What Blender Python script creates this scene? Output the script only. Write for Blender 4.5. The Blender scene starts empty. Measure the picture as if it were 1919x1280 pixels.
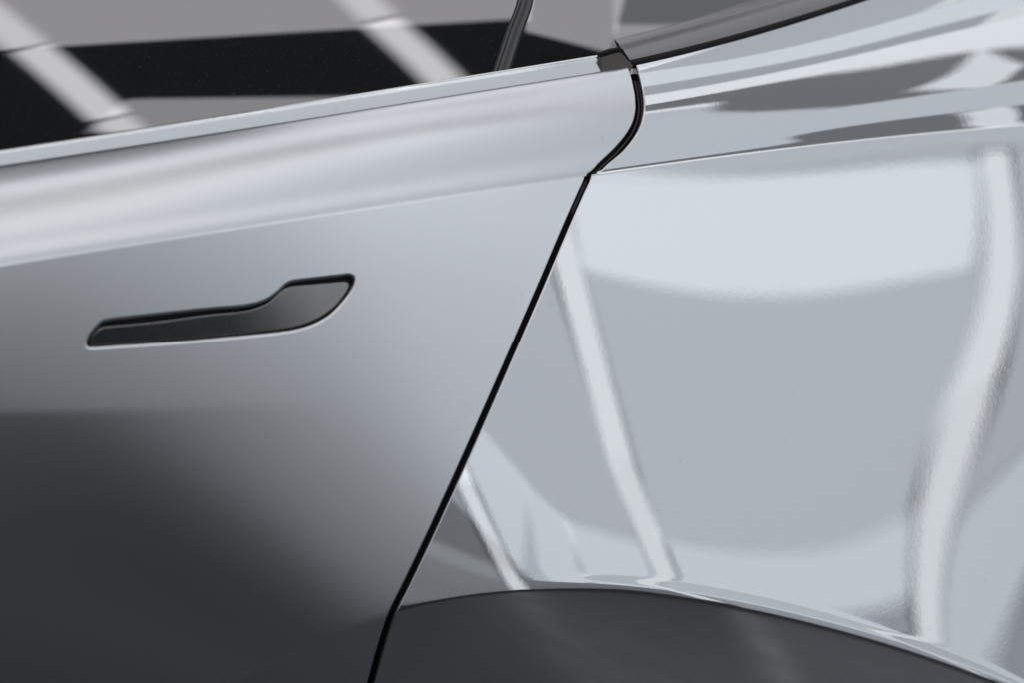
import bpy, math
import numpy as np
from mathutils import Vector
from mathutils.geometry import delaunay_2d_cdt

scene = bpy.context.scene
# ------------------------------------------------------------------ camera
W, HT = 1919.0, 1280.0
LENS = 85.0
FPX = W * LENS / 36.0
YAW, PITCH, DIST = math.radians(24), math.radians(13), 2.0
FW = np.array([math.sin(YAW) * math.cos(PITCH), math.cos(YAW) * math.cos(PITCH), -math.sin(PITCH)])
RT = np.array([math.cos(YAW), -math.sin(YAW), 0.0])
UP = np.cross(RT, FW)
CAM = -DIST * FW
GROUND_Z = -0.86
cd = bpy.data.cameras.new('camera')
cam = bpy.data.objects.new('camera', cd)
scene.collection.objects.link(cam)
cam.location = CAM
cam.rotation_euler = (math.pi / 2 - PITCH, 0, -YAW)
cd.lens = LENS
cd.sensor_width = 36.0
cd.clip_start, cd.clip_end = 0.05, 200.0
cd.dof.use_dof = True
cd.dof.focus_distance = 2.06
cd.dof.aperture_fstop = 2.8
scene.camera = cam

# ------------------------------------------------------------------ world and exposure
world = bpy.data.worlds.new('World')
scene.world = world
world.use_nodes = True
bg = world.node_tree.nodes['Background']
bg.inputs[0].default_value = (0.86, 0.95, 1.0, 1)
bg.inputs[1].default_value = 0.03
scene.view_settings.view_transform = 'Standard'
scene.view_settings.look = 'None'
scene.view_settings.exposure = 0.0
scene.view_settings.gamma = 1.0
scene.render.film_transparent = False
scene.cycles.max_bounces = 8

# ------------------------------------------------------------------ lamps added for the reflections
# Unseen area lamps ring the car along its length, placed so that their reflections
# make the bright and dark bands in the paint and glass.
RC = 4.0
COOL, NEUT, WARM = (0.955, 0.98, 1.01), (1.0, 1.0, 1.0), (1.0, 0.90, 0.87)

def lamp(name, x0, x1, e0, e1, L, col=COOL, skew=0.0, R=RC):
    """rectangular lamp from x0..x1 along the car and e0..e1 degrees above the level"""
    xm, em = (x0 + x1) / 2, math.radians((e0 + e1) / 2)
    ld = bpy.data.lights.new(name, 'AREA')
    ld.shape = 'RECTANGLE'
    ld.size = x1 - x0
    ld.size_y = 2 * R * math.tan(math.radians(e1 - e0) / 2)
    ld.energy = L * math.pi * ld.size * ld.size_y
    ld.color = col
    o = bpy.data.objects.new(name, ld)
    scene.collection.objects.link(o)
    loc = Vector((xm, -R * math.cos(em), R * math.sin(em)))
    zax = Vector((0, -math.cos(em), math.sin(em)))       # lamp shines along its -Z
    xax = Vector((1, 0, 0))
    yax = zax.cross(xax)
    if skew:
        c, s = math.cos(skew), math.sin(skew)
        xax, yax = xax * c + yax * s, yax * c - xax * s
    from mathutils import Matrix
    m = Matrix((xax, yax, zax)).transposed().to_4x4()
    m.translation = loc
    o.matrix_world = m
    return o

P1, P2, P3 = 2.20, 3.88, 1.06          # lamps standing in for white posts, along the car
# added lamps for the wall bands mirrored in the body side
lamp('panel_reflection_lamp', -3.0, P1 - .11, 16.2, 22.4, 0.80)
lamp('panel_reflection_lamp', P1 + .10, P2 - .115, 15.7, 22.7, 0.38, skew=-.09)
lamp('panel_reflection_lamp', P2 + .105, 7.0, 14.5, 22.6, 0.58)
lamp('panel_reflection_lamp', -3.0, P3 + .08, 4.3, 16.2, 0.40)
lamp('panel_reflection_lamp', P3 + .08, P1 - .09, -0.6, 16.2, 0.57)
lamp('panel_reflection_lamp', P1 + .09, P2 - .10, 4.3, 22.6, 0.60)
lamp('panel_reflection_lamp', P2 + .105, 7.0, 3.0, 14.5, 0.52)
lamp('panel_reflection_lamp', 1.625, P1 - .09, -0.6, 3.95, 0.24)
lamp('panel_reflection_lamp', 1.368, 1.593, -0.8, 4.95, 0.24, skew=-.45)
lamp('panel_reflection_lamp', 0.97, 1.378, 0.9, 8.05, 0.24, skew=-.67)
lamp('panel_reflection_lamp', P1 + .10, P2 - .115, 1.6, 4.3, 0.79)
lamp('panel_reflection_lamp', P2 + .105, 7.0, -1.6, 2.9, 0.70)
lamp('panel_reflection_lamp', -3.0, P3 - .08, -2.0, 4.2, 0.14)
lamp('panel_reflection_lamp', -3.0, P3 - .08, -8.0, -2.0, 0.05)
lamp('panel_reflection_lamp', P1 + .10, P2 - .115, -9.0, 1.5, 0.36)
lamp('panel_reflection_lamp', P2 + .105, 7.0, -9.0, -1.7, 0.33)
lamp('panel_reflection_lamp', -0.4, P1 - .09, -9.0, -0.7, 0.16)
# lamps in place of the white posts that the paint mirrors
for c, w, L in ((P1, .16, .97), (P2, .18, .97), (P3, .10, .78)):
    lamp('post_standin_lamp', c - w / 2, c + w / 2, -8.0, 8.0, L * .93, NEUT)
    lamp('post_standin_lamp', c - w / 2, c + w / 2, 8.0, 22.5, L, NEUT)
# added lamps: bright line and dark gap mirrored at the crease
lamp('panel_reflection_lamp', 2.1, 7.0, 22.7, 27.0, 0.60)
lamp('strip_reflection_lamp', 2.1, 7.0, 27.1, 30.0, 1.05, NEUT)
lamp('strip_reflection_lamp', -3.0, 0.45, 23.0, 28.0, 0.75, NEUT)
lamp('strip_reflection_lamp', 0.45, 2.1, 23.0, 28.0, 1.5, NEUT)
lamp('gap_fill_lamp', 2.1, 7.0, 30.0, 36.9, 0.12)  # dim lamp added for the tone of a dark gap
lamp('post_standin_lamp', 3.68, 3.98, 29.8, 37.0, 0.78, NEUT, skew=.45)  # stands in for the post mirrored on the shoulder
lamp('gap_fill_lamp', -3.0, 2.1, 28.0, 36.8, 0.58)  # added fill, keeps the door crease from reflecting dark
# added lamp for the grey band mirrored in the shoulder
lamp('grey_band_lamp', -3.0, 7.0, 37.0, 50.0, 0.65)
# overhead towards the rear: added for the quarter shoulder's reflected bands
lamp('grey_band_lamp', 2.12, 2.75, 50.0, 53.0, 0.62)
lamp('grey_band_lamp', 2.75, 7.0, 50.0, 51.2, 0.62)
lamp('strip_reflection_lamp', 2.12, 2.75, 53.0, 54.3, 1.0, NEUT)
lamp('gap_fill_lamp', 2.12, 2.75, 54.4, 58.4, 0.12)
lamp('gap_fill_lamp', 2.75, 7.0, 51.2, 59.0, 0.12)
lamp('post_standin_lamp', 3.33, 3.74, 51.6, 58.2, 0.78, NEUT, skew=-.5)
lamp('overhead_reflection_lamp', 2.12, 7.0, 59.0, 66.0, 1.02, NEUT)
lamp('overhead_reflection_lamp', 2.12, 3.35, 66.0, 72.0, 0.42)
lamp('post_standin_lamp', 3.35, 4.3, 66.0, 72.0, 0.88, NEUT)
lamp('overhead_reflection_lamp', 4.3, 7.0, 66.0, 72.0, 0.42)
lamp('overhead_reflection_lamp', 2.12, 7.0, 72.0, 82.0, 0.87)
lamp('overhead_reflection_lamp', 2.12, 2.95, 82.0, 125.0, 0.52)
lamp('post_standin_lamp', 2.95, 3.55, 82.0, 125.0, 0.88, NEUT)
lamp('overhead_reflection_lamp', 3.55, 7.0, 82.0, 125.0, 0.52)
# overhead towards the front: added for window reflections and door shoulder highlights
GREY = (1.0, .985, 1.0)
lamp('overhead_reflection_lamp', -3.0, -0.05, 50.0, 58.5, 1.45, WARM)  # added to give the door shoulder its warm highlight
lamp('overhead_reflection_lamp', -3.0, -0.12, 58.5, 74.0, 0.85, WARM)
lamp('overhead_reflection_lamp', -3.0, -0.15, 74.0, 112.0, 0.50)
lamp('overhead_reflection_lamp', -0.05, 2.1, 50.0, 58.5, 1.05, NEUT)
lamp('overhead_reflection_lamp', -0.3, 1.53, 69.2, 82.0, 0.95, GREY, skew=-.25)
lamp('overhead_reflection_lamp', 1.38, 2.17, 63.6, 72.0, 0.95, GREY, skew=-.25)
lamp('overhead_reflection_lamp', 1.66, 2.12, 72.6, 83.0, 0.95, GREY)
lamp('overhead_reflection_lamp', 0.45, 2.12, 83.0, 112.0, 0.95, GREY)
lamp('overhead_reflection_lamp', 0.20, 0.86, 58.6, 62.0, 0.80, GREY, skew=-.40)
for x, segs in ((.168, ((52.0, 61.8, 1.1), (61.8, 71.2, 1.95), (71.2, 80.0, .95))), (.98, ((52.0, 68.9, 1.95), (68.9, 80.0, .95)))):  # added for the diagonal bars mirrored in the window
    for e0, e1, L in segs:
        xm = x - ((e0 + e1) / 2 - 65.0) * .0698 * math.tan(.28)
        lamp('strip_reflection_lamp', xm - .046, xm + .046, e0, e1, L, NEUT, skew=.28, R=3.97)

# ------------------------------------------------------------------ materials
def nodes(m):
    m.use_nodes = True
    nt = m.node_tree
    nt.nodes.clear()
    return nt, nt.nodes, nt.links

def paint(name, col, sharp, r_sharp, r_wide, peel, flake):
    """metallic paint: a sharp and a wide metallic lobe, orange peel, flake grain and dust"""
    m = bpy.data.materials.new(name)
    nt, N, Lk = nodes(m)
    out = N.new('ShaderNodeOutputMaterial')
    tc = N.new('ShaderNodeTexCoord')
    n1 = N.new('ShaderNodeTexNoise'); n1.inputs['Scale'].default_value = 260; n1.inputs['Detail'].default_value = 1.5
    n2 = N.new('ShaderNodeTexNoise'); n2.inputs['Scale'].default_value = 2600; n2.inputs['Detail'].default_value = 1
    for n in (n1, n2):
        Lk.new(tc.outputs['Object'], n.inputs['Vector'])
    mp = N.new('ShaderNodeMapping'); mp.inputs['Scale'].default_value = (700, 700, 26)
    ns = N.new('ShaderNodeTexNoise'); ns.inputs['Scale'].default_value = 1; ns.inputs['Detail'].default_value = 2
    Lk.new(tc.outputs['Object'], mp.inputs['Vector']); Lk.new(mp.outputs[0], ns.inputs['Vector'])
    hm = N.new('ShaderNodeMath'); hm.operation = 'MULTIPLY_ADD'; hm.inputs[1].default_value = .25
    Lk.new(ns.outputs[0], hm.inputs[0]); Lk.new(n1.outputs[0], hm.inputs[2])
    b = N.new('ShaderNodeBump'); b.inputs['Strength'].default_value = peel; b.inputs['Distance'].default_value = 0.0002
    Lk.new(hm.outputs[0], b.inputs['Height'])
    fl = N.new('ShaderNodeMapRange')
    fl.inputs['From Min'].default_value, fl.inputs['From Max'].default_value = .3, .7
    fl.inputs['To Min'].default_value, fl.inputs['To Max'].default_value = 1 - flake, 1 + flake
    Lk.new(n2.outputs[0], fl.inputs['Value'])
    vo = N.new('ShaderNodeTexVoronoi'); vo.inputs['Scale'].default_value = 75
    Lk.new(tc.outputs['Object'], vo.inputs['Vector'])
    sep = N.new('ShaderNodeSeparateColor'); Lk.new(vo.outputs['Color'], sep.inputs[0])
    rad = N.new('ShaderNodeMapRange')                      # only some cells carry a speck
    rad.inputs['From Min'].default_value, rad.inputs['From Max'].default_value = .72, 1.0
    rad.inputs['To Min'].default_value, rad.inputs['To Max'].default_value = .0, .085
    Lk.new(sep.outputs[0], rad.inputs['Value'])
    lt = N.new('ShaderNodeMath'); lt.operation = 'LESS_THAN'
    Lk.new(vo.outputs['Distance'], lt.inputs[0]); Lk.new(rad.outputs[0], lt.inputs[1])
    dust = N.new('ShaderNodeMapRange')
    dust.inputs['To Min'].default_value, dust.inputs['To Max'].default_value = 1.0, .88
    Lk.new(lt.outputs[0], dust.inputs['Value'])
    mul = N.new('ShaderNodeMath'); mul.operation = 'MULTIPLY'
    Lk.new(fl.outputs[0], mul.inputs[0]); Lk.new(dust.outputs[0], mul.inputs[1])
    vm = N.new('ShaderNodeVectorMath'); vm.operation = 'SCALE'
    vm.inputs[0].default_value = col
    Lk.new(mul.outputs[0], vm.inputs['Scale'])
    g1 = N.new('ShaderNodeBsdfAnisotropic'); g1.inputs['Roughness'].default_value = r_sharp
    g2 = N.new('ShaderNodeBsdfAnisotropic'); g2.inputs['Roughness'].default_value = r_wide
    mix = N.new('ShaderNodeMixShader'); mix.inputs[0].default_value = sharp
    for g in (g1, g2):
        Lk.new(vm.outputs[0], g.inputs['Color'])
    Lk.new(b.outputs[0], g1.inputs['Normal'])
    Lk.new(g2.outputs[0], mix.inputs[1]); Lk.new(g1.outputs[0], mix.inputs[2])
    Lk.new(mix.outputs[0], out.inputs['Surface'])
    return m

def principled(name, col, rough, metal=0.0, spec=0.5, noise=0.0, scale=300, coat=0.0):
    m = bpy.data.materials.new(name)
    nt, N, Lk = nodes(m)
    out = N.new('ShaderNodeOutputMaterial')
    p = N.new('ShaderNodeBsdfPrincipled')
    p.inputs['Base Color'].default_value = (*col, 1)
    p.inputs['Roughness'].default_value = rough
    p.inputs['Metallic'].default_value = metal
    p.inputs['Specular IOR Level'].default_value = spec
    p.inputs['Coat Weight'].default_value = coat
    Lk.new(p.outputs[0], out.inputs['Surface'])
    if noise:
        tc = N.new('ShaderNodeTexCoord')
        n = N.new('ShaderNodeTexNoise'); n.inputs['Scale'].default_value = scale; n.inputs['Detail'].default_value = 4
        Lk.new(tc.outputs['Object'], n.inputs['Vector'])
        mr = N.new('ShaderNodeMapRange')
        mr.inputs['From Min'].default_value, mr.inputs['From Max'].default_value = .3, .7
        mr.inputs['To Min'].default_value, mr.inputs['To Max'].default_value = max(0, rough - noise), rough + noise
        Lk.new(n.outputs[0], mr.inputs['Value']); Lk.new(mr.outputs[0], p.inputs['Roughness'])
    return m

M_GLOSS = paint('gloss_silver_paint', (.695, .725, .767), .86, .02, .28, .028, .02)
M_SATIN = paint('satin_silver_film', (.695, .725, .767), .06, .20, .27, .02, .06)
M_MOULD = paint('silver_moulding', (.68, .71, .74), .75, .08, .25, .15, .02)
M_HANDLE = principled('satin_black_handle', (.22, .22, .225), .26, metal=1.0, noise=.02, scale=400)
M_BLACK = principled('black_rubber', (.006, .006, .007), .55, spec=.25)
M_SEAL = principled('gloss_black_seal', (.01, .01, .012), .18, spec=.6)
M_TRIM = principled('satin_black_trim', (.25, .245, .255), .20, metal=.95)
M_PLASTIC = principled('brown_grey_plastic', (.15, .137, .13), .5)
M_GROUND = principled('dark_floor', (.007, .008, .012), .32, spec=.62, noise=.06, scale=9)

def glass_mat():
    m = bpy.data.materials.new('tinted_glass')
    nt, N, Lk = nodes(m)
    out = N.new('ShaderNodeOutputMaterial')
    d = N.new('ShaderNodeBsdfDiffuse')
    tc = N.new('ShaderNodeTexCoord')
    n = N.new('ShaderNodeTexNoise'); n.inputs['Scale'].default_value = 700; n.inputs['Detail'].default_value = 2
    Lk.new(tc.outputs['Object'], n.inputs['Vector'])
    r = N.new('ShaderNodeMapRange')
    r.inputs['From Min'].default_value, r.inputs['From Max'].default_value = .65, .80
    r.inputs['To Min'].default_value, r.inputs['To Max'].default_value = .004, .12
    Lk.new(n.outputs[0], r.inputs['Value'])
    Lk.new(r.outputs[0], d.inputs['Color'])
    g = N.new('ShaderNodeBsdfAnisotropic'); g.inputs['Roughness'].default_value = .02
    g.inputs['Color'].default_value = (.98, .97, 1, 1)
    mix = N.new('ShaderNodeMixShader'); mix.inputs[0].default_value = .28
    Lk.new(d.outputs[0], mix.inputs[1]); Lk.new(g.outputs[0], mix.inputs[2])
    Lk.new(mix.outputs[0], out.inputs['Surface'])
    return m
M_GLASS = glass_mat()

# ------------------------------------------------------------------ helpers
def rays(p):
    p = np.atleast_2d(np.asarray(p, float))
    d = FW + ((p[:, 0] - W / 2) / FPX)[:, None] * RT - ((p[:, 1] - HT / 2) / FPX)[:, None] * UP
    return d / np.linalg.norm(d, axis=1)[:, None]

def project(P):
    q = P - CAM
    k = q @ FW
    return np.stack([W / 2 + FPX * (q @ RT) / k, HT / 2 - FPX * (q @ UP) / k], -1)

def unit(a):
    return a / np.maximum(np.linalg.norm(a, axis=-1, keepdims=True), 1e-12)

def smooth(a, b, x):
    t = np.clip((x - a) / (b - a), 0, 1)
    return t * t * (3 - 2 * t)

def pchip(xs, ys, x):
    xs, ys = np.asarray(xs, float), np.asarray(ys, float)
    h, d = np.diff(xs), np.diff(ys) / np.diff(xs)
    m = np.zeros(len(xs))
    for i in range(1, len(xs) - 1):
        m[i] = (h[i] * d[i - 1] + h[i - 1] * d[i]) / (h[i - 1] + h[i])
    m[0], m[-1] = d[0], d[-1]
    i = np.clip(np.searchsorted(xs, x) - 1, 0, len(h) - 1)
    t = (x - xs[i]) / h[i]
    tc = np.clip(t, 0, 1)
    y = ((1 + 2 * tc) * (1 - tc) ** 2 * ys[i] + tc * (1 - tc) ** 2 * h[i] * m[i]
         + tc * tc * (3 - 2 * tc) * ys[i + 1] + tc * tc * (tc - 1) * h[i] * m[i + 1])
    return y + np.where(t < 0, t * h[i] * m[i], 0) + np.where(t > 1, (t - 1) * h[i] * m[i + 1], 0)

def parent_inv(p):
    m = p.parent.matrix_basis @ p.matrix_parent_inverse @ p.matrix_basis
    return m.inverted()

def mesh_obj(name, V, Fc, mat, parent=None, N=None):
    me = bpy.data.meshes.new(name)
    if N is not None:                                    # turn every face to the side its normals look to
        Va, Na = np.asarray(V, float), np.asarray(N, float)
        q = np.array([(*f, f[-1])[:4] if len(f) == 3 else f for f in Fc])
        g = np.cross(Va[q[:, 2]] - Va[q[:, 0]], Va[q[:, 3]] - Va[q[:, 1]])
        same = (g * (Na[q[:, 0]] + Na[q[:, 2]])).sum(1) >= 0
        Fc = [f if k else tuple(f)[::-1] for f, k in zip(Fc, same)]
    me.from_pydata([tuple(map(float, v)) for v in V], [], [tuple(map(int, f)) for f in Fc])
    me.polygons.foreach_set('use_smooth', [True] * len(me.polygons))
    me.materials.append(mat)
    me.update()
    if N is not None:
        me.normals_split_custom_set_from_vertices([tuple(map(float, n)) for n in N])
    o = bpy.data.objects.new(name, me)
    scene.collection.objects.link(o)
    if parent is not None:
        o.parent = parent
        o.matrix_parent_inverse = (parent.matrix_parent_inverse @ parent.matrix_basis).inverted() if parent.parent is None else parent_inv(parent)
    return o

# ------------------------------------------------------------------ the body side
EXP = [(i, j) for i in range(6) for j in range(6) if 1 <= i + j <= 5]
COEF = [0.0701, 0.0052, 0.0041, 0.0089, -0.0002, -0.0004, 0.0234, -0.0083, 0.0058, -0.0093, 0.0352, -0.0218,
        0.0069, -0.005, -0.0107, 0.0009, 0.0023, -0.0132, 0.0022, 0.0069]

def side(x, z):
    """depth of the main body side at (x, z), smooth part"""
    a, b = x / .4, z / .3
    return sum(k * a ** i * b ** j for k, (i, j) in zip(COEF, EXP))

def hit(p, f=side, t0=2.0):
    d = rays(p)
    t = np.full(len(d), t0)
    for _ in range(14):
        P = CAM + t[:, None] * d
        g = P[:, 1] - f(P[:, 0], P[:, 2])
        P2 = CAM + (t + 1e-5)[:, None] * d
        g2 = P2[:, 1] - f(P2[:, 0], P2[:, 2])
        t = t - g / ((g2 - g) / 1e-5)
    return CAM + t[:, None] * d

# wheel arch fold
ARCH_PX = [(330, 1350), (450, 1282), (560, 1222), (640, 1186), (720, 1158), (800, 1136), (900, 1115), (1000, 1107), (1100, 1108),
           (1200, 1115), (1300, 1127), (1400, 1144), (1500, 1167), (1600, 1194), (1700, 1226), (1800, 1260), (1919, 1308), (2050, 1370)]
_a = hit(ARCH_PX)
ARCH_X, ARCH_Z = _a[:, 0], _a[:, 2]
_pf = np.polyfit(ARCH_X, ARCH_Z, 6)
# low crease on the door, fading towards the rear
LOW_PX = [(-100, 778), (0, 777), (200, 772), (450, 766), (600, 760)]
_l = hit(LOW_PX)
_lf = np.polyfit(_l[:, 0], _l[:, 2], 1)

def fold(s, r):
    return 0.5 * (np.sqrt(s * s + r * r) + s)

def body(x, z):
    y = side(x, z)
    az = np.polyval(_pf, np.clip(x, ARCH_X[0] - .02, ARCH_X[-1] + .05))
    sl = np.polyval(np.polyder(_pf), np.clip(x, ARCH_X[0], ARCH_X[-1]))
    s = (az - z) / np.sqrt(1 + sl * sl)                  # distance below the arch line
    k = .18 - .02 * smooth(-.02, -.16, x)
    y = y + k * fold(s, .0028) - .0004 * smooth(-.02, .10, x) * np.exp(-((s + .006) / .005) ** 2)
    lz = np.polyval(_lf, x)
    y = y + .065 * (1 - smooth(-.38, -.12, x)) * fold(lz - z, .004)
    return y

CREASE_DOOR = [(-60, 509), (0, 500), (330, 447), (660, 398), (900, 361), (1095, 331)]
CREASE_QUART = [(1110, 327), (1250, 309), (1400, 292), (1600, 269), (1760, 253), (1919, 239), (2020, 231)]
_c = hit(CREASE_DOOR + CREASE_QUART)
_cf = np.polyfit(_c[:, 0], _c[:, 2], 4)
def zc(x):
    return np.polyval(_cf, x)

# shoulder above the crease: facing angle (degrees above level) against height fraction
def profile(pts):
    t = np.linspace(0, 1, 1501)
    th = np.radians(pchip([p[0] for p in pts], [p[1] for p in pts], t))
    k = np.ones(9) / 9
    th = np.convolve(np.pad(th, 4, mode='edge'), k, 'valid')
    cy = np.concatenate([[0], np.cumsum(np.sin((th[1:] + th[:-1]) / 2))]) / 1500
    cz = np.concatenate([[0], np.cumsum(np.cos((th[1:] + th[:-1]) / 2))]) / 1500
    return t, cy, cz

class Shoulder:
    def __init__(self, pa, pb, xa, xb, top_px):
        self.t, self.ay, self.az = profile(pa)
        _, self.by, self.bz = profile(pb)
        self.xa, self.xb = xa, xb
        self.k = None
        tp = np.asarray(top_px, float)
        lf = np.polyfit(tp[:, 0], tp[:, 1], 3)
        xs = np.linspace(min(xa, xb) - .05, max(xa, xb) + .24, 24)
        lo, hi = np.full(24, .01), np.full(24, .5)
        for _ in range(40):
            mid = (lo + hi) / 2
            q = project(self.at(xs, np.ones(24), mid))
            above = q[:, 1] < np.polyval(lf, q[:, 0])
            hi = np.where(above, mid, hi); lo = np.where(above, lo, mid)
        self.k = np.polyfit(xs, mid, 4)
    def at(self, x, t, k=None):
        if k is None:
            k = np.polyval(self.k, x)
        w = smooth(self.xa, self.xb, x)
        cy = np.interp(t, self.t, self.ay) * (1 - w) + np.interp(t, self.t, self.by) * w
        cz = np.interp(t, self.t, self.az) * (1 - w) + np.interp(t, self.t, self.bz) * w
        z0 = zc(x)
        return np.stack([x, body(x, z0) + k * cy, z0 + k * cz], -1)

def surf(sh, x, v):
    """v in 0..1: shoulder from its top down to the crease; v > 1: metres below the crease + 1"""
    x, v = np.broadcast_arrays(np.asarray(x, float), np.asarray(v, float))
    up = sh.at(x, np.clip(1 - v, 0, 1))
    z = zc(x) - np.maximum(v - 1, 0)
    dn = np.stack([x, body(x, z), z], -1)
    return np.where((v <= 1)[..., None], up, dn)

def surf_n(sh, x, v):
    ex = 4e-4
    ev = np.where(v <= 1, 2e-3, 3e-4)
    tx = surf(sh, x + ex, v) - surf(sh, x - ex, v)
    va, vb = v - ev, v + ev
    # stay on one side of the crease so that it keeps its line
    va = np.where((v > 1) & (va < 1), 1.0, va); vb = np.where((v <= 1) & (vb > 1), 1.0, vb)
    vb = np.where(np.abs(vb - va) < 1e-9, v + 3e-4, vb)
    tv = surf(sh, x, vb) - surf(sh, x, np.maximum(va, 0))
    n = unit(np.cross(tx, tv))
    return np.where((n[..., 1] > 0)[..., None], -n, n)

DOOR_TOP = [(-60, 319), (0, 310), (200, 280), (400, 249), (640, 211), (900, 170), (1120, 135), (1155, 128)]
QUART_TOP = [(1150, 131), (1190, 122), (1300, 97), (1450, 57), (1620, 2), (1800, -62), (1960, -122), (2150, -196), (2350, -277)]
XD0, XD1 = -.52, .12
DOOR_SH = Shoulder(
    [(0, 12), (.015, 17), (.05, 24), (.25, 29), (.42, 33), (.60, 38), (.80, 47), (.95, 58), (1, 70)],
    [(0, 16), (.015, 19), (.04, 23), (.30, 25), (.48, 27.5), (.60, 31), (.72, 36), (.86, 43), (.95, 52), (1, 66)],
    -.42, .02, DOOR_TOP)
QUART_SH = Shoulder(
    [(0, 16), (.007, 17.4), (.026, 19.2), (.043, 22.6), (.052, 24.5), (.10, 25), (.30, 26), (.44, 27.6), (.52, 29.7), (.56, 31.2), (.60, 33.2), (.64, 34.5), (.75, 38), (.82, 41), (.94, 46), (1, 56)],
    [(0, 15.5), (.012, 16.5), (.03, 19.2), (.08, 19.9), (.12, 20.8), (.15, 24.8), (.23, 25.4), (.26, 28.3), (.30, 29.2), (.35, 30.3), (.44, 31.1), (.50, 31.7), (.55, 32.2), (.60, 34.2), (.68, 38.5), (.74, 41), (.86, 47), (1, 54)],
    .10, .42, QUART_TOP)

# ------------------------------------------------------------------ the shut line between the two panels
GAP_PX = [(1184, 118), (1188, 132), (1194, 155), (1199, 185), (1199, 208), (1193, 232), (1180, 255), (1159, 280), (1133, 304), (1112, 323),
          (1100, 338), (1090, 360), (1060, 428), (1018, 527), (957, 667), (897, 803), (848, 912), (800, 1016), (761, 1097),
          (734, 1152), (716, 1205), (694, 1283), (668, 1375)]

def invert(sh, px):
    """(x, v) on the shoulder/side for given picture points"""
    px = np.asarray(px, float)
    P0 = hit(px)
    x = P0[:, 0].copy()
    v = 1 + zc(x) - P0[:, 2]
    v = np.where(v < 1, 1 + (v - 1) * 9, v)
    for _ in range(40):
        f = project(surf(sh, x, v)) - px
        h = 1e-5
        fx = (project(surf(sh, x + h, v)) - px - f) / h
        hv = np.where(v < 1, -1e-4, 1e-4)
        fv = (project(surf(sh, x, v + hv)) - px - f) / hv[:, None]
        det = fx[:, 0] * fv[:, 1] - fx[:, 1] * fv[:, 0]
        dx = (f[:, 0] * fv[:, 1] - f[:, 1] * fv[:, 0]) / det
        dv = (fx[:, 0] * f[:, 1] - fx[:, 1] * f[:, 0]) / det
        x = x - .8 * dx
        v = np.maximum(v - .8 * dv, -.3)
    return x, v

def gap_x(sh):
    x, v = invert(sh, GAP_PX)
    o = np.argsort(v)
    x, v = x[o], v[o]
    keep = np.concatenate([[True], np.diff(v) > 1e-4])
    return v[keep], x[keep]

def edge_x(sh, v, off):
    off = off * (1 + .28 * (1 - smooth(.75, 1.0, v)))
    gv, gx = gap_x(sh)
    x = pchip(gv, gx, v)
    P, P2 = surf(sh, x, v), surf(sh, pchip(gv, gx, v + 2e-3), v + 2e-3)
    T = unit(P2 - P)
    c = np.clip(np.abs(T[..., 0]), 0, .86)
    return x + off / np.sqrt(1 - c * c)

def roll(V, N, ring, bdir, r, depth, closed=False, back=1.5):
    """rolled lip along a boundary; returns extra verts, normals, faces (indices offset by len(V))"""
    base = len(V)
    E0, n0 = V[ring], N[ring]
    rows, nrm = [], []
    for a in np.radians([15, 32, 50, 68, 84, 90]):
        rows.append(E0 + r * (math.sin(a) * bdir - (1 - math.cos(a)) * n0))
        nrm.append(unit(math.cos(a) * n0 + math.sin(a) * bdir))
    rows.append(rows[-1] - depth * n0); nrm.append(nrm[-1])
    m = len(ring)
    idx = [np.asarray(ring)] + [base + i * m + np.arange(m) for i in range(len(rows))]
    F = []
    for i in range(len(rows)):
        for j in range(m if closed else m - 1):
            k = (j + 1) % m
            F.append((idx[i][j], idx[i][k], idx[i + 1][k], idx[i + 1][j]))
    return np.concatenate(rows), np.concatenate(nrm), F

def vrows(vmax):
    a = list(np.linspace(0, .93, 84)) + list(np.linspace(.94, 1, 22))
    b = list(1 + np.linspace(.0004, .006, 10)) + list(np.arange(1.0075, 1 + vmax, .0017))
    return np.array(a + b)

# --- picture outline of the handle opening and of the handle itself
RECESS_PX = [(163, 641), (168, 629), (178, 616), (188, 606), (200, 600), (250, 594), (300, 588.5), (350, 583), (400, 578), (440, 575), (467, 571.5), (485, 567), (500, 561),
             (512, 553), (524, 543), (534, 533.5), (544, 528), (557, 525.5), (600, 520.5), (640, 516), (654, 514.5), (662, 518), (664.5, 527), (660, 541), (650, 557),
             (636, 574), (620, 589.5), (602, 601), (583, 610), (560, 617), (535, 622), (490, 627.5), (433, 633), (370, 639), (300, 644.5), (230, 649), (180, 652.5), (168, 652.5), (163, 648)]
HANDLE_PX = [(168, 641), (172, 631), (180, 621), (189, 614.5), (200, 611.5), (250, 607), (300, 602), (350, 595), (400, 588.5), (440, 585), (466, 581), (484, 575.5), (500, 568.5),
             (512, 559), (522, 549.5), (532, 541.5), (542, 537), (556, 534.5), (600, 530.5), (638, 527), (648, 526.5), (655, 529), (656, 535), (652, 545), (642, 559),
             (629, 574), (614, 586), (597, 597), (579, 605), (558, 612), (533, 617), (490, 622.5), (433, 628.5), (370, 634.5), (300, 640), (230, 645), (182, 648.5), (172, 648.5), (168, 645.5)]

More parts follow.
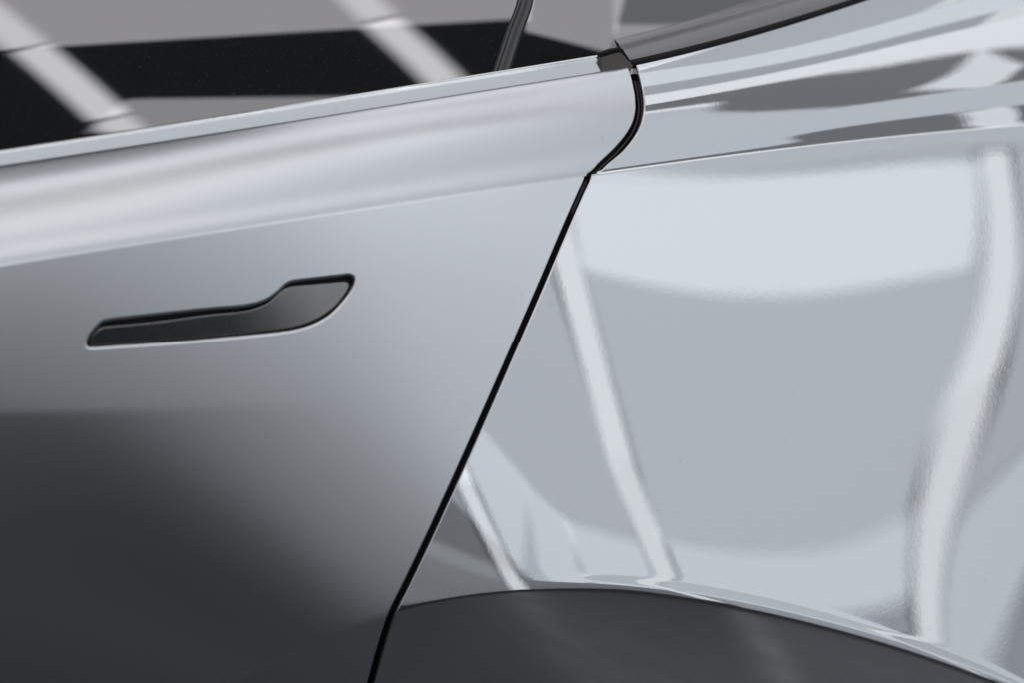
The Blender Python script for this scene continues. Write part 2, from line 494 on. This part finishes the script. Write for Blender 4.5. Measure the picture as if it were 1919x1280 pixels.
def densify(px, n):
    p = np.asarray(px, float)
    q = np.vstack([p[-2:], p, p[:3]])
    out = []
    for i in range(2, len(p) + 2):
        p0, p1, p2, p3 = q[i - 1], q[i], q[i + 1], q[i + 2]
        for t in np.linspace(0, 1, 8, endpoint=False):
            out.append(.5 * (2 * p1 + (p2 - p0) * t + (2 * p0 - 5 * p1 + 4 * p2 - p3) * t * t + (3 * p1 - p0 - 3 * p2 + p3) * t ** 3))
    out = np.array(out)
    for _ in range(3):
        out = (np.roll(out, 1, 0) + 2 * out + np.roll(out, -1, 0)) / 4
    c = np.vstack([out, out[:1]])
    s = np.concatenate([[0], np.cumsum(np.linalg.norm(np.diff(c, axis=0), axis=1))])
    u = np.linspace(0, s[-1], n, endpoint=False)
    return np.stack([np.interp(u, s, c[:, 0]), np.interp(u, s, c[:, 1])], 1)

def inside(poly, P):
    x, y = P[:, 0], P[:, 1]
    c = np.zeros(len(P), bool)
    q = np.roll(poly, 1, 0)
    for (x1, y1), (x2, y2) in zip(poly, q):
        if y1 == y2:
            continue
        c ^= ((y1 > y) != (y2 > y)) & (x < (x2 - x1) * (y - y1) / (y2 - y1) + x1)
    return c

def near(poly, P, d):
    out = np.zeros(len(P), bool)
    for i in range(0, len(P), 2000):
        q = P[i:i + 2000]
        out[i:i + 2000] = (np.linalg.norm(q[:, None] - poly[None], axis=2).min(1) < d)
    return out

# ------------------------------------------------------------------ ground (seen mirrored in the paint)
gm = mesh_obj('ground', [(-40, -40, GROUND_Z), (40, -40, GROUND_Z), (40, 40, GROUND_Z), (-40, 40, GROUND_Z)], [(0, 1, 2, 3)], M_GROUND)
gm['kind'] = 'structure'

# ------------------------------------------------------------------ the car
car = bpy.data.objects.new('car', None)
scene.collection.objects.link(car)
car.location = (0, 0.9, GROUND_Z)
car['label'] = 'silver car with satin rear door, black flush handle and glossy rear quarter panel'
car['category'] = 'car'
bpy.context.view_layer.update()

# ---- rear door skin
def build_door():
    v = vrows(.50)
    xr = edge_x(DOOR_SH, v, -.0040)
    nu = 300
    u = np.linspace(0, 1, nu)
    u = 1 - (1 - u) ** 1.15
    X = XD0 + (xr[:, None] - XD0) * u[None]
    # rounded top rear corner
    VV = np.repeat(v[:, None], nu, 1)
    nv = len(v)
    V = surf(DOOR_SH, X, VV).reshape(-1, 3)
    N = surf_n(DOOR_SH, X, VV).reshape(-1, 3)
    idx = np.arange(nv * nu).reshape(nv, nu)
    # block of cells around the handle opening is re-triangulated
    rx, rv = invert(DOOR_SH, densify(RECESS_PX, 220))
    pg = np.stack([rx, rv], 1)
    tg = np.roll(pg, -1, 0) - np.roll(pg, 1, 0)
    on = np.stack([-tg[:, 1], tg[:, 0]], 1); on /= np.linalg.norm(on, axis=1)[:, None]
    if inside(pg, pg[:1] + on[:1] * .0005)[0]:
        on = -on
    rx, rv = rx + on[:, 0] * .0018, rv + on[:, 1] * .0018      # the lip starts outside the dark opening
    pad = .012
    j0 = np.searchsorted(v, rv.min() - pad); j1 = np.searchsorted(v, rv.max() + pad)
    xm = X[(j0 + j1) // 2]
    i0 = np.searchsorted(xm, rx.min() - pad); i1 = np.searchsorted(xm, rx.max() + pad * 2)
    F = []
    for j in range(nv - 1):
        for i in range(nu - 1):
            if j0 <= j < j1 and i0 <= i < i1:
                continue
            F.append((idx[j, i], idx[j, i + 1], idx[j + 1, i + 1], idx[j + 1, i]))
    blk = idx[j0:j1 + 1, i0:i1 + 1]
    bx, bv = X[j0:j1 + 1, i0:i1 + 1].ravel(), VV[j0:j1 + 1, i0:i1 + 1].ravel()
    poly = np.stack([rx, rv], 1)
    grid = np.stack([bx, bv], 1)
    h, w = blk.shape
    bmask = np.zeros((h, w), bool); bmask[0] = bmask[-1] = True; bmask[:, 0] = bmask[:, -1] = True
    ok = bmask.ravel() | (~inside(poly, grid) & ~near(poly, grid, .0011))
    keep = np.where(ok)[0]
    hv0 = len(V)
    hn = len(poly)
    V = np.vstack([V, surf(DOOR_SH, rx, rv)]); N = np.vstack([N, surf_n(DOOR_SH, rx, rv)])
    pts = [Vector(p) for p in np.vstack([grid[keep], poly])]
    gi = np.concatenate([blk.ravel()[keep], hv0 + np.arange(hn)])
    k = len(keep)
    edges = [(k + i, k + (i + 1) % hn) for i in range(hn)]
    r = delaunay_2d_cdt(pts, edges, [], 0, 1e-9)
    ov, of, orig = r[0], r[2], r[3]
    A = np.array([tuple(p) for p in ov])
    tri = np.array([f for f in of if len(f) == 3])
    cen = A[tri].mean(1)
    for f in tri[~inside(poly, cen)]:
        ids = [gi[orig[q][0]] for q in f]
        F.append(tuple(ids))
    # rolled lips: shut line edge, top edge, handle opening
    def bdir(ring, sgn=1, closed=False):
        P, n = V[ring], N[ring]
        T = np.gradient(P, axis=0) if not closed else np.roll(P, -1, 0) - np.roll(P, 1, 0)
        return sgn * unit(np.cross(unit(T), n))
    parts = []
    ring = idx[:, -1]
    b = bdir(ring); b = b if b[len(b) // 2][0] > 0 else -b
    parts.append((ring, b, .0013, .012, False))
    ring = idx[0, :]
    b = bdir(ring); b = b if b[len(b) // 2][2] > 0 else -b
    parts.append((ring, b, .0016, .004, False))
    ring = hv0 + np.arange(hn)
    b = bdir(ring, 1, True)
    c = V[ring].mean(0)
    if ((c - V[ring]) * b).sum() < 0:
        b = -b
    parts.append((ring, b, .0030, .007, True))
    for ring, b, rr, dep, cl in parts:
        v2, n2, f2 = roll(V, N, ring, b, rr, dep, cl)
        V, N = np.vstack([V, v2]), np.vstack([N, n2])
        F += f2
    return mesh_obj('rear_door', V, F, M_SATIN, car, N), rx, rv

door, REC_X, REC_V = build_door()
door['label'] = 'satin silver rear door skin with recessed handle'

def build_quarter():
    v = vrows(.50)
    xl = edge_x(QUART_SH, v, .0040)
    nu = 340
    u = np.linspace(0, 1, nu) ** 1.1
    X = xl[:, None] + (.64 - xl[:, None]) * u[None]
    VV = np.repeat(v[:, None], nu, 1)
    nv = len(v)
    V = surf(QUART_SH, X, VV).reshape(-1, 3)
    N = surf_n(QUART_SH, X, VV).reshape(-1, 3)
    idx = np.arange(nv * nu).reshape(nv, nu)
    F = [(idx[j, i], idx[j, i + 1], idx[j + 1, i + 1], idx[j + 1, i]) for j in range(nv - 1) for i in range(nu - 1)]
    for ring, ax, sg, rr, dep in ((idx[:, 0], 0, -1, .0016, .014), (idx[0, :], 2, 1, .0015, .006)):
        T = np.gradient(V[ring], axis=0)
        b = unit(np.cross(unit(T), N[ring]))
        if b[len(b) // 2][ax] * sg < 0:
            b = -b
        v2, n2, f2 = roll(V, N, ring, b, rr, dep)
        V, N = np.vstack([V, v2]), np.vstack([N, n2]); F += f2
    return mesh_obj('quarter_panel', V, F, M_GLOSS, car, N)
quarter = build_quarter()
quarter['label'] = 'glossy silver rear quarter panel behind the door'

# ---- body frame and rubber behind the shut line
def build_jamb():
    v = np.concatenate([np.linspace(-.02, 1, 60), 1 + np.linspace(.004, .50, 70)])
    gv, gx = gap_x(QUART_SH)
    x = pchip(gv, gx, v)
    vv = np.maximum(v, 0)
    rows = []
    for off, dep in ((-.030, .016), (-.006, .013), (.006, .013), (.030, .016)):
        P = surf(QUART_SH, x + off, vv); n = surf_n(QUART_SH, x, vv)
        rows.append(P - dep * n)
    m = len(v)
    V = np.concatenate(rows)
    F = [(r * m + j, (r + 1) * m + j, (r + 1) * m + j + 1, r * m + j + 1) for r in range(3) for j in range(m - 1)]
    return mesh_obj('door_jamb', V, F, M_BLACK, car)
jamb = build_jamb()

def tube(P, r, n=8):
    T = unit(np.gradient(P, axis=0))
    a = unit(np.cross(T, np.array([0, 0, 1.0]) + 0 * T)); b = np.cross(T, a)
    V, F, m = [], [], len(P)
    for i in range(n):
        w = 2 * math.pi * i / n
        V.append(P + r * (math.cos(w) * a + math.sin(w) * b))
    V = np.stack(V, 1).reshape(-1, 3)
    for j in range(m - 1):
        for i in range(n):
            k = (i + 1) % n
            F.append((j * n + i, j * n + k, (j + 1) * n + k, (j + 1) * n + i))
    F.append(tuple(range(n))); F.append(tuple((m - 1) * n + i for i in range(n))[::-1])
    return V, F

def build_weatherstrip():
    v = np.linspace(.12, 1.03, 70)
    gv, gx = gap_x(QUART_SH)
    x = pchip(gv, gx, v) + .0022
    P = surf(QUART_SH, x, v) - .0075 * surf_n(QUART_SH, x, v)
    V, F = tube(P, .0013)
    return mesh_obj('weather_strip', V, F, M_SEAL, jamb)
build_weatherstrip()

# ---- handle
def build_handle():
    # dark cup behind
    n = 120
    k = np.linspace(0, len(REC_X), n, endpoint=False).astype(int)
    rx, rv = REC_X[k], REC_V[k]
    nn = surf_n(DOOR_SH, rx, rv)
    P = surf(DOOR_SH, rx, rv)
    c = P.mean(0)
    out = P + unit(P - c) * .004
    V = np.vstack([out - .0065 * nn, (c - .007 * nn.mean(0))[None]])
    F = [(i, (i + 1) % n, n) for i in range(n)]
    mesh_obj('handle_recess', V, F, M_BLACK, door)
    # handle bar
    m = 220
    hx, hv = invert(DOOR_SH, densify(HANDLE_PX, m))
    poly = np.stack([hx, hv], 1)
    gxs = np.arange(hx.min(), hx.max(), .0022); gvs = np.arange(hv.min(), hv.max(), .0022)
    G = np.stack(np.meshgrid(gxs, gvs), -1).reshape(-1, 2)
    # bevel ring: inner outline
    Tn = np.roll(poly, -1, 0) - np.roll(poly, 1, 0)
    nr = np.stack([-Tn[:, 1], Tn[:, 0]], 1); nr /= np.linalg.norm(nr, axis=1)[:, None]
    if not inside(poly, (poly[:1] + nr[:1] * .0008))[0]:
        nr = -nr
    inner = poly + nr * .0012
    G = G[inside(inner, G) & ~near(inner, G, .0012)]
    pts = np.vstack([G, inner]); k = len(G)
    r = delaunay_2d_cdt([Vector(p) for p in pts], [(k + i, k + (i + 1) % m) for i in range(m)], [], 0, 1e-9)
    A = np.array([tuple(p) for p in r[0]])
    tri = np.array([f for f in r[2] if len(f) == 3])
    tri = tri[inside(inner, A[tri].mean(1))]
    og = [o[0] for o in r[3]]
    tri = [[og[q] for q in f] for f in tri]
    x0, x1 = hx.min(), hx.max()
    def face(x, v):
        w = smooth(.50, .92, (x - x0) / (x1 - x0))
        vm = np.interp(x, [x0, x0 + .55 * (x1 - x0), x1], [np.median(hv[hx < x0 + .02]), np.median(hv) + .003, hv.min() + .018])
        sl = math.tan(math.radians(-9)) * (1 - w) + math.tan(math.radians(4)) * w
        return surf(DOOR_SH, x, v) + surf_n(DOOR_SH, x, v) * (-.0012 + sl * (v - vm))[..., None]
    def face_n(x, v):
        e = 3e-4
        n_ = unit(np.cross(face(x + e, v) - face(x - e, v), face(x, v + e) - face(x, v - e)))
        return np.where((n_[..., 1] > 0)[..., None], -n_, n_)
    V = face(pts[:, 0], pts[:, 1]); N = face_n(pts[:, 0], pts[:, 1])
    ring = k + np.arange(m)
    Pn = V[ring]
    T = unit(np.roll(Pn, -1, 0) - np.roll(Pn, 1, 0))
    b = np.cross(T, N[ring]); b = unit(b)
    cc = Pn.mean(0)
    if ((Pn - cc) * b).sum() < 0:
        b = -b
    v2, n2, f2 = roll(V, N, ring, b, .0012, .005, True)
    mesh_obj('door_handle', np.vstack([V, v2]), tri + f2, M_HANDLE, door, np.vstack([N, n2]))
build_handle()

# ------------------------------------------------------------------ strips along the body (moulding, pillar trim)
class Strip:
    """a profile swept along base(x), scaled so that its top edge follows a line"""
    def __init__(self, base, prof, top_px, xs, deg=3):
        self.base = base
        self.t, self.cy, self.cz = profile(prof)
        tp = np.asarray(top_px, float)
        lf = np.polyfit(tp[:, 0], tp[:, 1], 2)
        lo, hi = np.full(len(xs), .0), np.full(len(xs), .4)
        for _ in range(40):
            mid = (lo + hi) / 2
            q = project(self.at(xs, np.ones(len(xs)), mid))
            above = q[:, 1] < np.polyval(lf, q[:, 0])
            hi = np.where(above, mid, hi); lo = np.where(above, lo, mid)
        self.k = np.polyfit(xs, mid, deg)
    def at(self, x, t, k=None):
        if k is None:
            k = np.polyval(self.k, x)
        P = self.base(x).copy()
        P[..., 1] += k * np.interp(t, self.t, self.cy)
        P[..., 2] += k * np.interp(t, self.t, self.cz)
        return P
    def normal(self, x, t):
        e = 4e-4
        n = unit(np.cross(self.at(x + e, t) - self.at(x - e, t),
                          self.at(x, np.clip(t + 2e-3, 0, 1)) - self.at(x, np.clip(t - 2e-3, 0, 1))))
        return np.where((n[..., 1] > 0)[..., None], -n, n)
    def build(self, name, xa, xb, mat, parent, nx=160, nt=50, r=.0008, depth=.006):
        t = np.linspace(0, 1, nt)
        a = np.interp(t, [0, 1], xa)
        u = np.linspace(0, 1, nx)
        X = a[:, None] + (xb - a[:, None]) * u[None]
        T = np.repeat(t[:, None], nx, 1)
        V, N = self.at(X, T).reshape(-1, 3), self.normal(X, T).reshape(-1, 3)
        idx = np.arange(nt * nx).reshape(nt, nx)
        F = [(idx[j, i], idx[j, i + 1], idx[j + 1, i + 1], idx[j + 1, i]) for j in range(nt - 1) for i in range(nx - 1)]
        c = V.mean(0)
        for ring in (idx[0], idx[-1], idx[:, 0], idx[:, -1]):
            Tn = np.gradient(V[ring], axis=0)
            b = unit(np.cross(unit(Tn), N[ring]))
            if (b * (V[ring] - c)).sum() < 0:
                b = -b
            v2, n2, f2 = roll(V, N, ring, b, r, depth)
            V, N = np.vstack([V, v2]), np.vstack([N, n2]); F += f2
        return mesh_obj(name, V, F, mat, parent, N)

def off(f, dy, dz):
    def g(x):
        P = f(x).copy(); P[..., 1] += dy; P[..., 2] += dz
        return P
    return g

def x_at(f, px):
    """x at which the curve f(x) crosses picture column px"""
    xs = np.linspace(-.6, .7, 2601)
    q = project(f(xs))[:, 0]
    return float(np.interp(px, q, xs))

door_top = lambda x: DOOR_SH.at(np.asarray(x, float), np.ones(np.shape(x)))
quart_top = lambda x: QUART_SH.at(np.asarray(x, float), np.ones(np.shape(x)))

BELT_PX = [(-60, 290), (0, 281), (213, 247), (333, 229), (500, 202), (633, 182), (750, 163), (927, 133), (1120, 102)]
mb = off(door_top, .0042, -.0015)
mould = Strip(mb, [(0, 22), (.15, 24), (.45, 25.5), (.75, 28), (.90, 33), (1, 58)], BELT_PX, np.linspace(-.47, .10, 30), 2)
mould_end = x_at(lambda x: mould.at(x, np.ones(np.shape(x))), 1126)
mould.build('belt_moulding', [mould_end, mould_end], XD0, M_MOULD, door)

# ---- window glass
tb = off(quart_top, .0030, .0022)
TRIM_PX = [(1150, 74), (1280, 37), (1410, 0), (1600, -56), (1800, -116), (2000, -178), (2300, -272)]
trim = Strip(tb, [(0, 62), (.06, 42), (.20, 36), (.45, 33), (.72, 31), (.76, 34), (.79, 47), (.95, 48), (1, 55)], TRIM_PX, np.linspace(.10, .64, 24), 3)
mx = np.linspace(-.47, mould_end, 30)
mt = mould.at(mx, np.ones(30))
_gy, _gz = np.polyfit(mx, mt[:, 1] + .006, 1), np.polyfit(mx, mt[:, 2] - .004, 1)
TH0, GCURV = math.radians(33.0), 1 / 1.2
def _glass0(x, s):
    th = TH0 + GCURV * s
    return np.polyval(_gy, x) + (np.cos(TH0) - np.cos(th)) / GCURV, np.polyval(_gz, x) + (np.sin(th) - np.sin(TH0)) / GCURV
# behind the door the pane turns in under the pillar trim
_qx = np.linspace(.16, .64, 20)
_qp = trim.at(_qx, np.ones(20))
_qs = np.linspace(-.1, .4, 400)
_need = []
for _x, _p in zip(_qx, _qp):
    _y, _z = _glass0(np.full(400, _x), _qs)
    _need.append(max(0, _p[1] + .004 - np.interp(_p[2], _z, _y)))
_u = _qx - .06
_ab = np.linalg.lstsq(np.stack([_u ** 2, _u ** 3], 1), np.array(_need), rcond=None)[0]
0 and print('pane', np.round(_need, 4), np.round(_ab[0] * _u ** 2 + _ab[1] * _u ** 3, 4))
def glass(x, s):
    """s: metres up the pane from just under the moulding"""
    th = TH0 + GCURV * s
    y = np.polyval(_gy, x) + (np.cos(TH0) - np.cos(th)) / GCURV
    u = np.maximum(x - .06, 0)
    y = y + _ab[0] * u ** 2 + _ab[1] * u ** 3
    z = np.polyval(_gz, x) + (np.sin(th) - np.sin(TH0)) / GCURV
    return np.stack([x, y, z], -1)
def glass_n(x, s):
    e = 1e-4
    n = unit(np.cross(glass(x + e, s) - glass(x - e, s), glass(x, s + e) - glass(x, s - e)))
    return np.where((n[..., 1] > 0)[..., None], -n, n)
def glass_inv(px):
    px = np.atleast_2d(np.asarray(px, float))
    x, s = np.zeros(len(px)), np.full(len(px), .08)
    for _ in range(30):
        f = project(glass(x, s)) - px
        h = 1e-5
        fx = (project(glass(x + h, s)) - px - f) / h
        fs = (project(glass(x, s + h)) - px - f) / h
        det = fx[:, 0] * fs[:, 1] - fx[:, 1] * fs[:, 0]
        x = x - (f[:, 0] * fs[:, 1] - f[:, 1] * fs[:, 0]) / det
        s = s - (fx[:, 0] * f[:, 1] - fx[:, 1] * f[:, 0]) / det
    return x, s

BAR_PX = [(988, -60), (985, 0), (962, 66), (940, 133), (928, 168)]
bar_x, bar_s = glass_inv(BAR_PX)
def pane(name, xa, xb, parent, label):
    nx, ns = 90, 60
    s = np.linspace(-.02, .26, ns)
    a = xa(s) if callable(xa) else np.full(ns, xa)
    b = xb(s) if callable(xb) else np.full(ns, xb)
    X = a[:, None] + (b - a)[:, None] * np.linspace(0, 1, nx)[None]
    S = np.repeat(s[:, None], nx, 1)
    V, N = glass(X, S).reshape(-1, 3), glass_n(X, S).reshape(-1, 3)
    Vb = V - .004 * N
    idx = np.arange(nx * ns).reshape(ns, nx)
    F = [(idx[j, i], idx[j, i + 1], idx[j + 1, i + 1], idx[j + 1, i]) for j in range(ns - 1) for i in range(nx - 1)]
    k = nx * ns
    F += [tuple(q + k for q in f)[::-1] for f in F[:(nx - 1) * (ns - 1)]]
    o = mesh_obj(name, np.vstack([V, Vb]), F, M_GLASS, parent, np.vstack([N, -N]))
    o['label'] = label
    return o
_o = np.argsort(bar_s)
bar = lambda s: pchip(bar_s[_o], bar_x[_o], s)
pane('window_pane', -.56, lambda s: bar(s) - .001, door, 'tinted door window pane')
pane('window_pane', lambda s: bar(s) + .001, .68, door, 'small tinted pane behind the divider bar')

def build_bar():
    s = np.linspace(-.02, .20, 60)
    prof = [(-.0072, -.001), (-.0070, .0022), (-.0056, .0032), (-.0042, .0026), (-.0034, .0012), (-.0012, .0010), (.0002, .0022),
            (.0020, .0036), (.0044, .0038), (.0062, .0026), (.0070, -.001)]
    x = bar(s)
    P, n = glass(x, s), glass_n(x, s)
    T = unit(np.gradient(P, axis=0)); b = unit(np.cross(T, n))
    b = np.where((b[:, :1] < 0), -b, b)
    m = len(prof)
    V = np.stack([P + u * b + h * n for u, h in prof], 1).reshape(-1, 3)
    F = [(j * m + i, j * m + i + 1, (j + 1) * m + i + 1, (j + 1) * m + i) for j in range(len(s) - 1) for i in range(m - 1)]
    o = mesh_obj('window_divider_bar', V, F, M_TRIMD, door)
M_TRIMD = principled('black_divider', (.045, .042, .045), .30, spec=.9)
build_bar()

# ---- pillar trim above the quarter panel, with its black seal
t0 = x_at(lambda x: trim.at(x, np.zeros(np.shape(x))), 1183)
t1 = x_at(lambda x: trim.at(x, np.ones(np.shape(x))), 1153)
trim.build('pillar_trim', [t0, t1], .66, M_TRIM, quarter, r=.0008, depth=.010)
sx = np.linspace(t0 - .002, .66, 90)
V, F = tube(off(quart_top, .0062, .0008)(sx), .0044)
mesh_obj('pillar_seal', V, F, M_BLACK, quarter)

# ---- plastic corner piece between moulding end and pillar trim
def prism(name, px, y, thick, mat, parent):
    d = rays(px)
    t = (y - CAM[1]) / d[:, 1]
    A = CAM + t[:, None] * d
    n = len(px)
    V = np.vstack([A, A + np.array([0, thick, 0])])
    F = [tuple(range(n)), tuple(range(2 * n - 1, n - 1, -1))] + [(i, i + n, (i + 1) % n + n, (i + 1) % n) for i in range(n)]
    o = mesh_obj(name, V, F, mat, parent)
    for p in o.data.polygons:
        p.use_smooth = False
    return o
yt = float(door_top(np.array([.09]))[0, 1])
prism('corner_cap', [(1128, 108), (1150, 101), (1164, 98), (1186, 122), (1180, 136), (1160, 150), (1128, 156)], yt + .0065, .02, M_PLASTIC, door)
prism('corner_gasket', [(1125, 100), (1150, 92), (1166, 90), (1192, 128), (1185, 150), (1125, 150)], yt + .010, .02, M_BLACK, door)
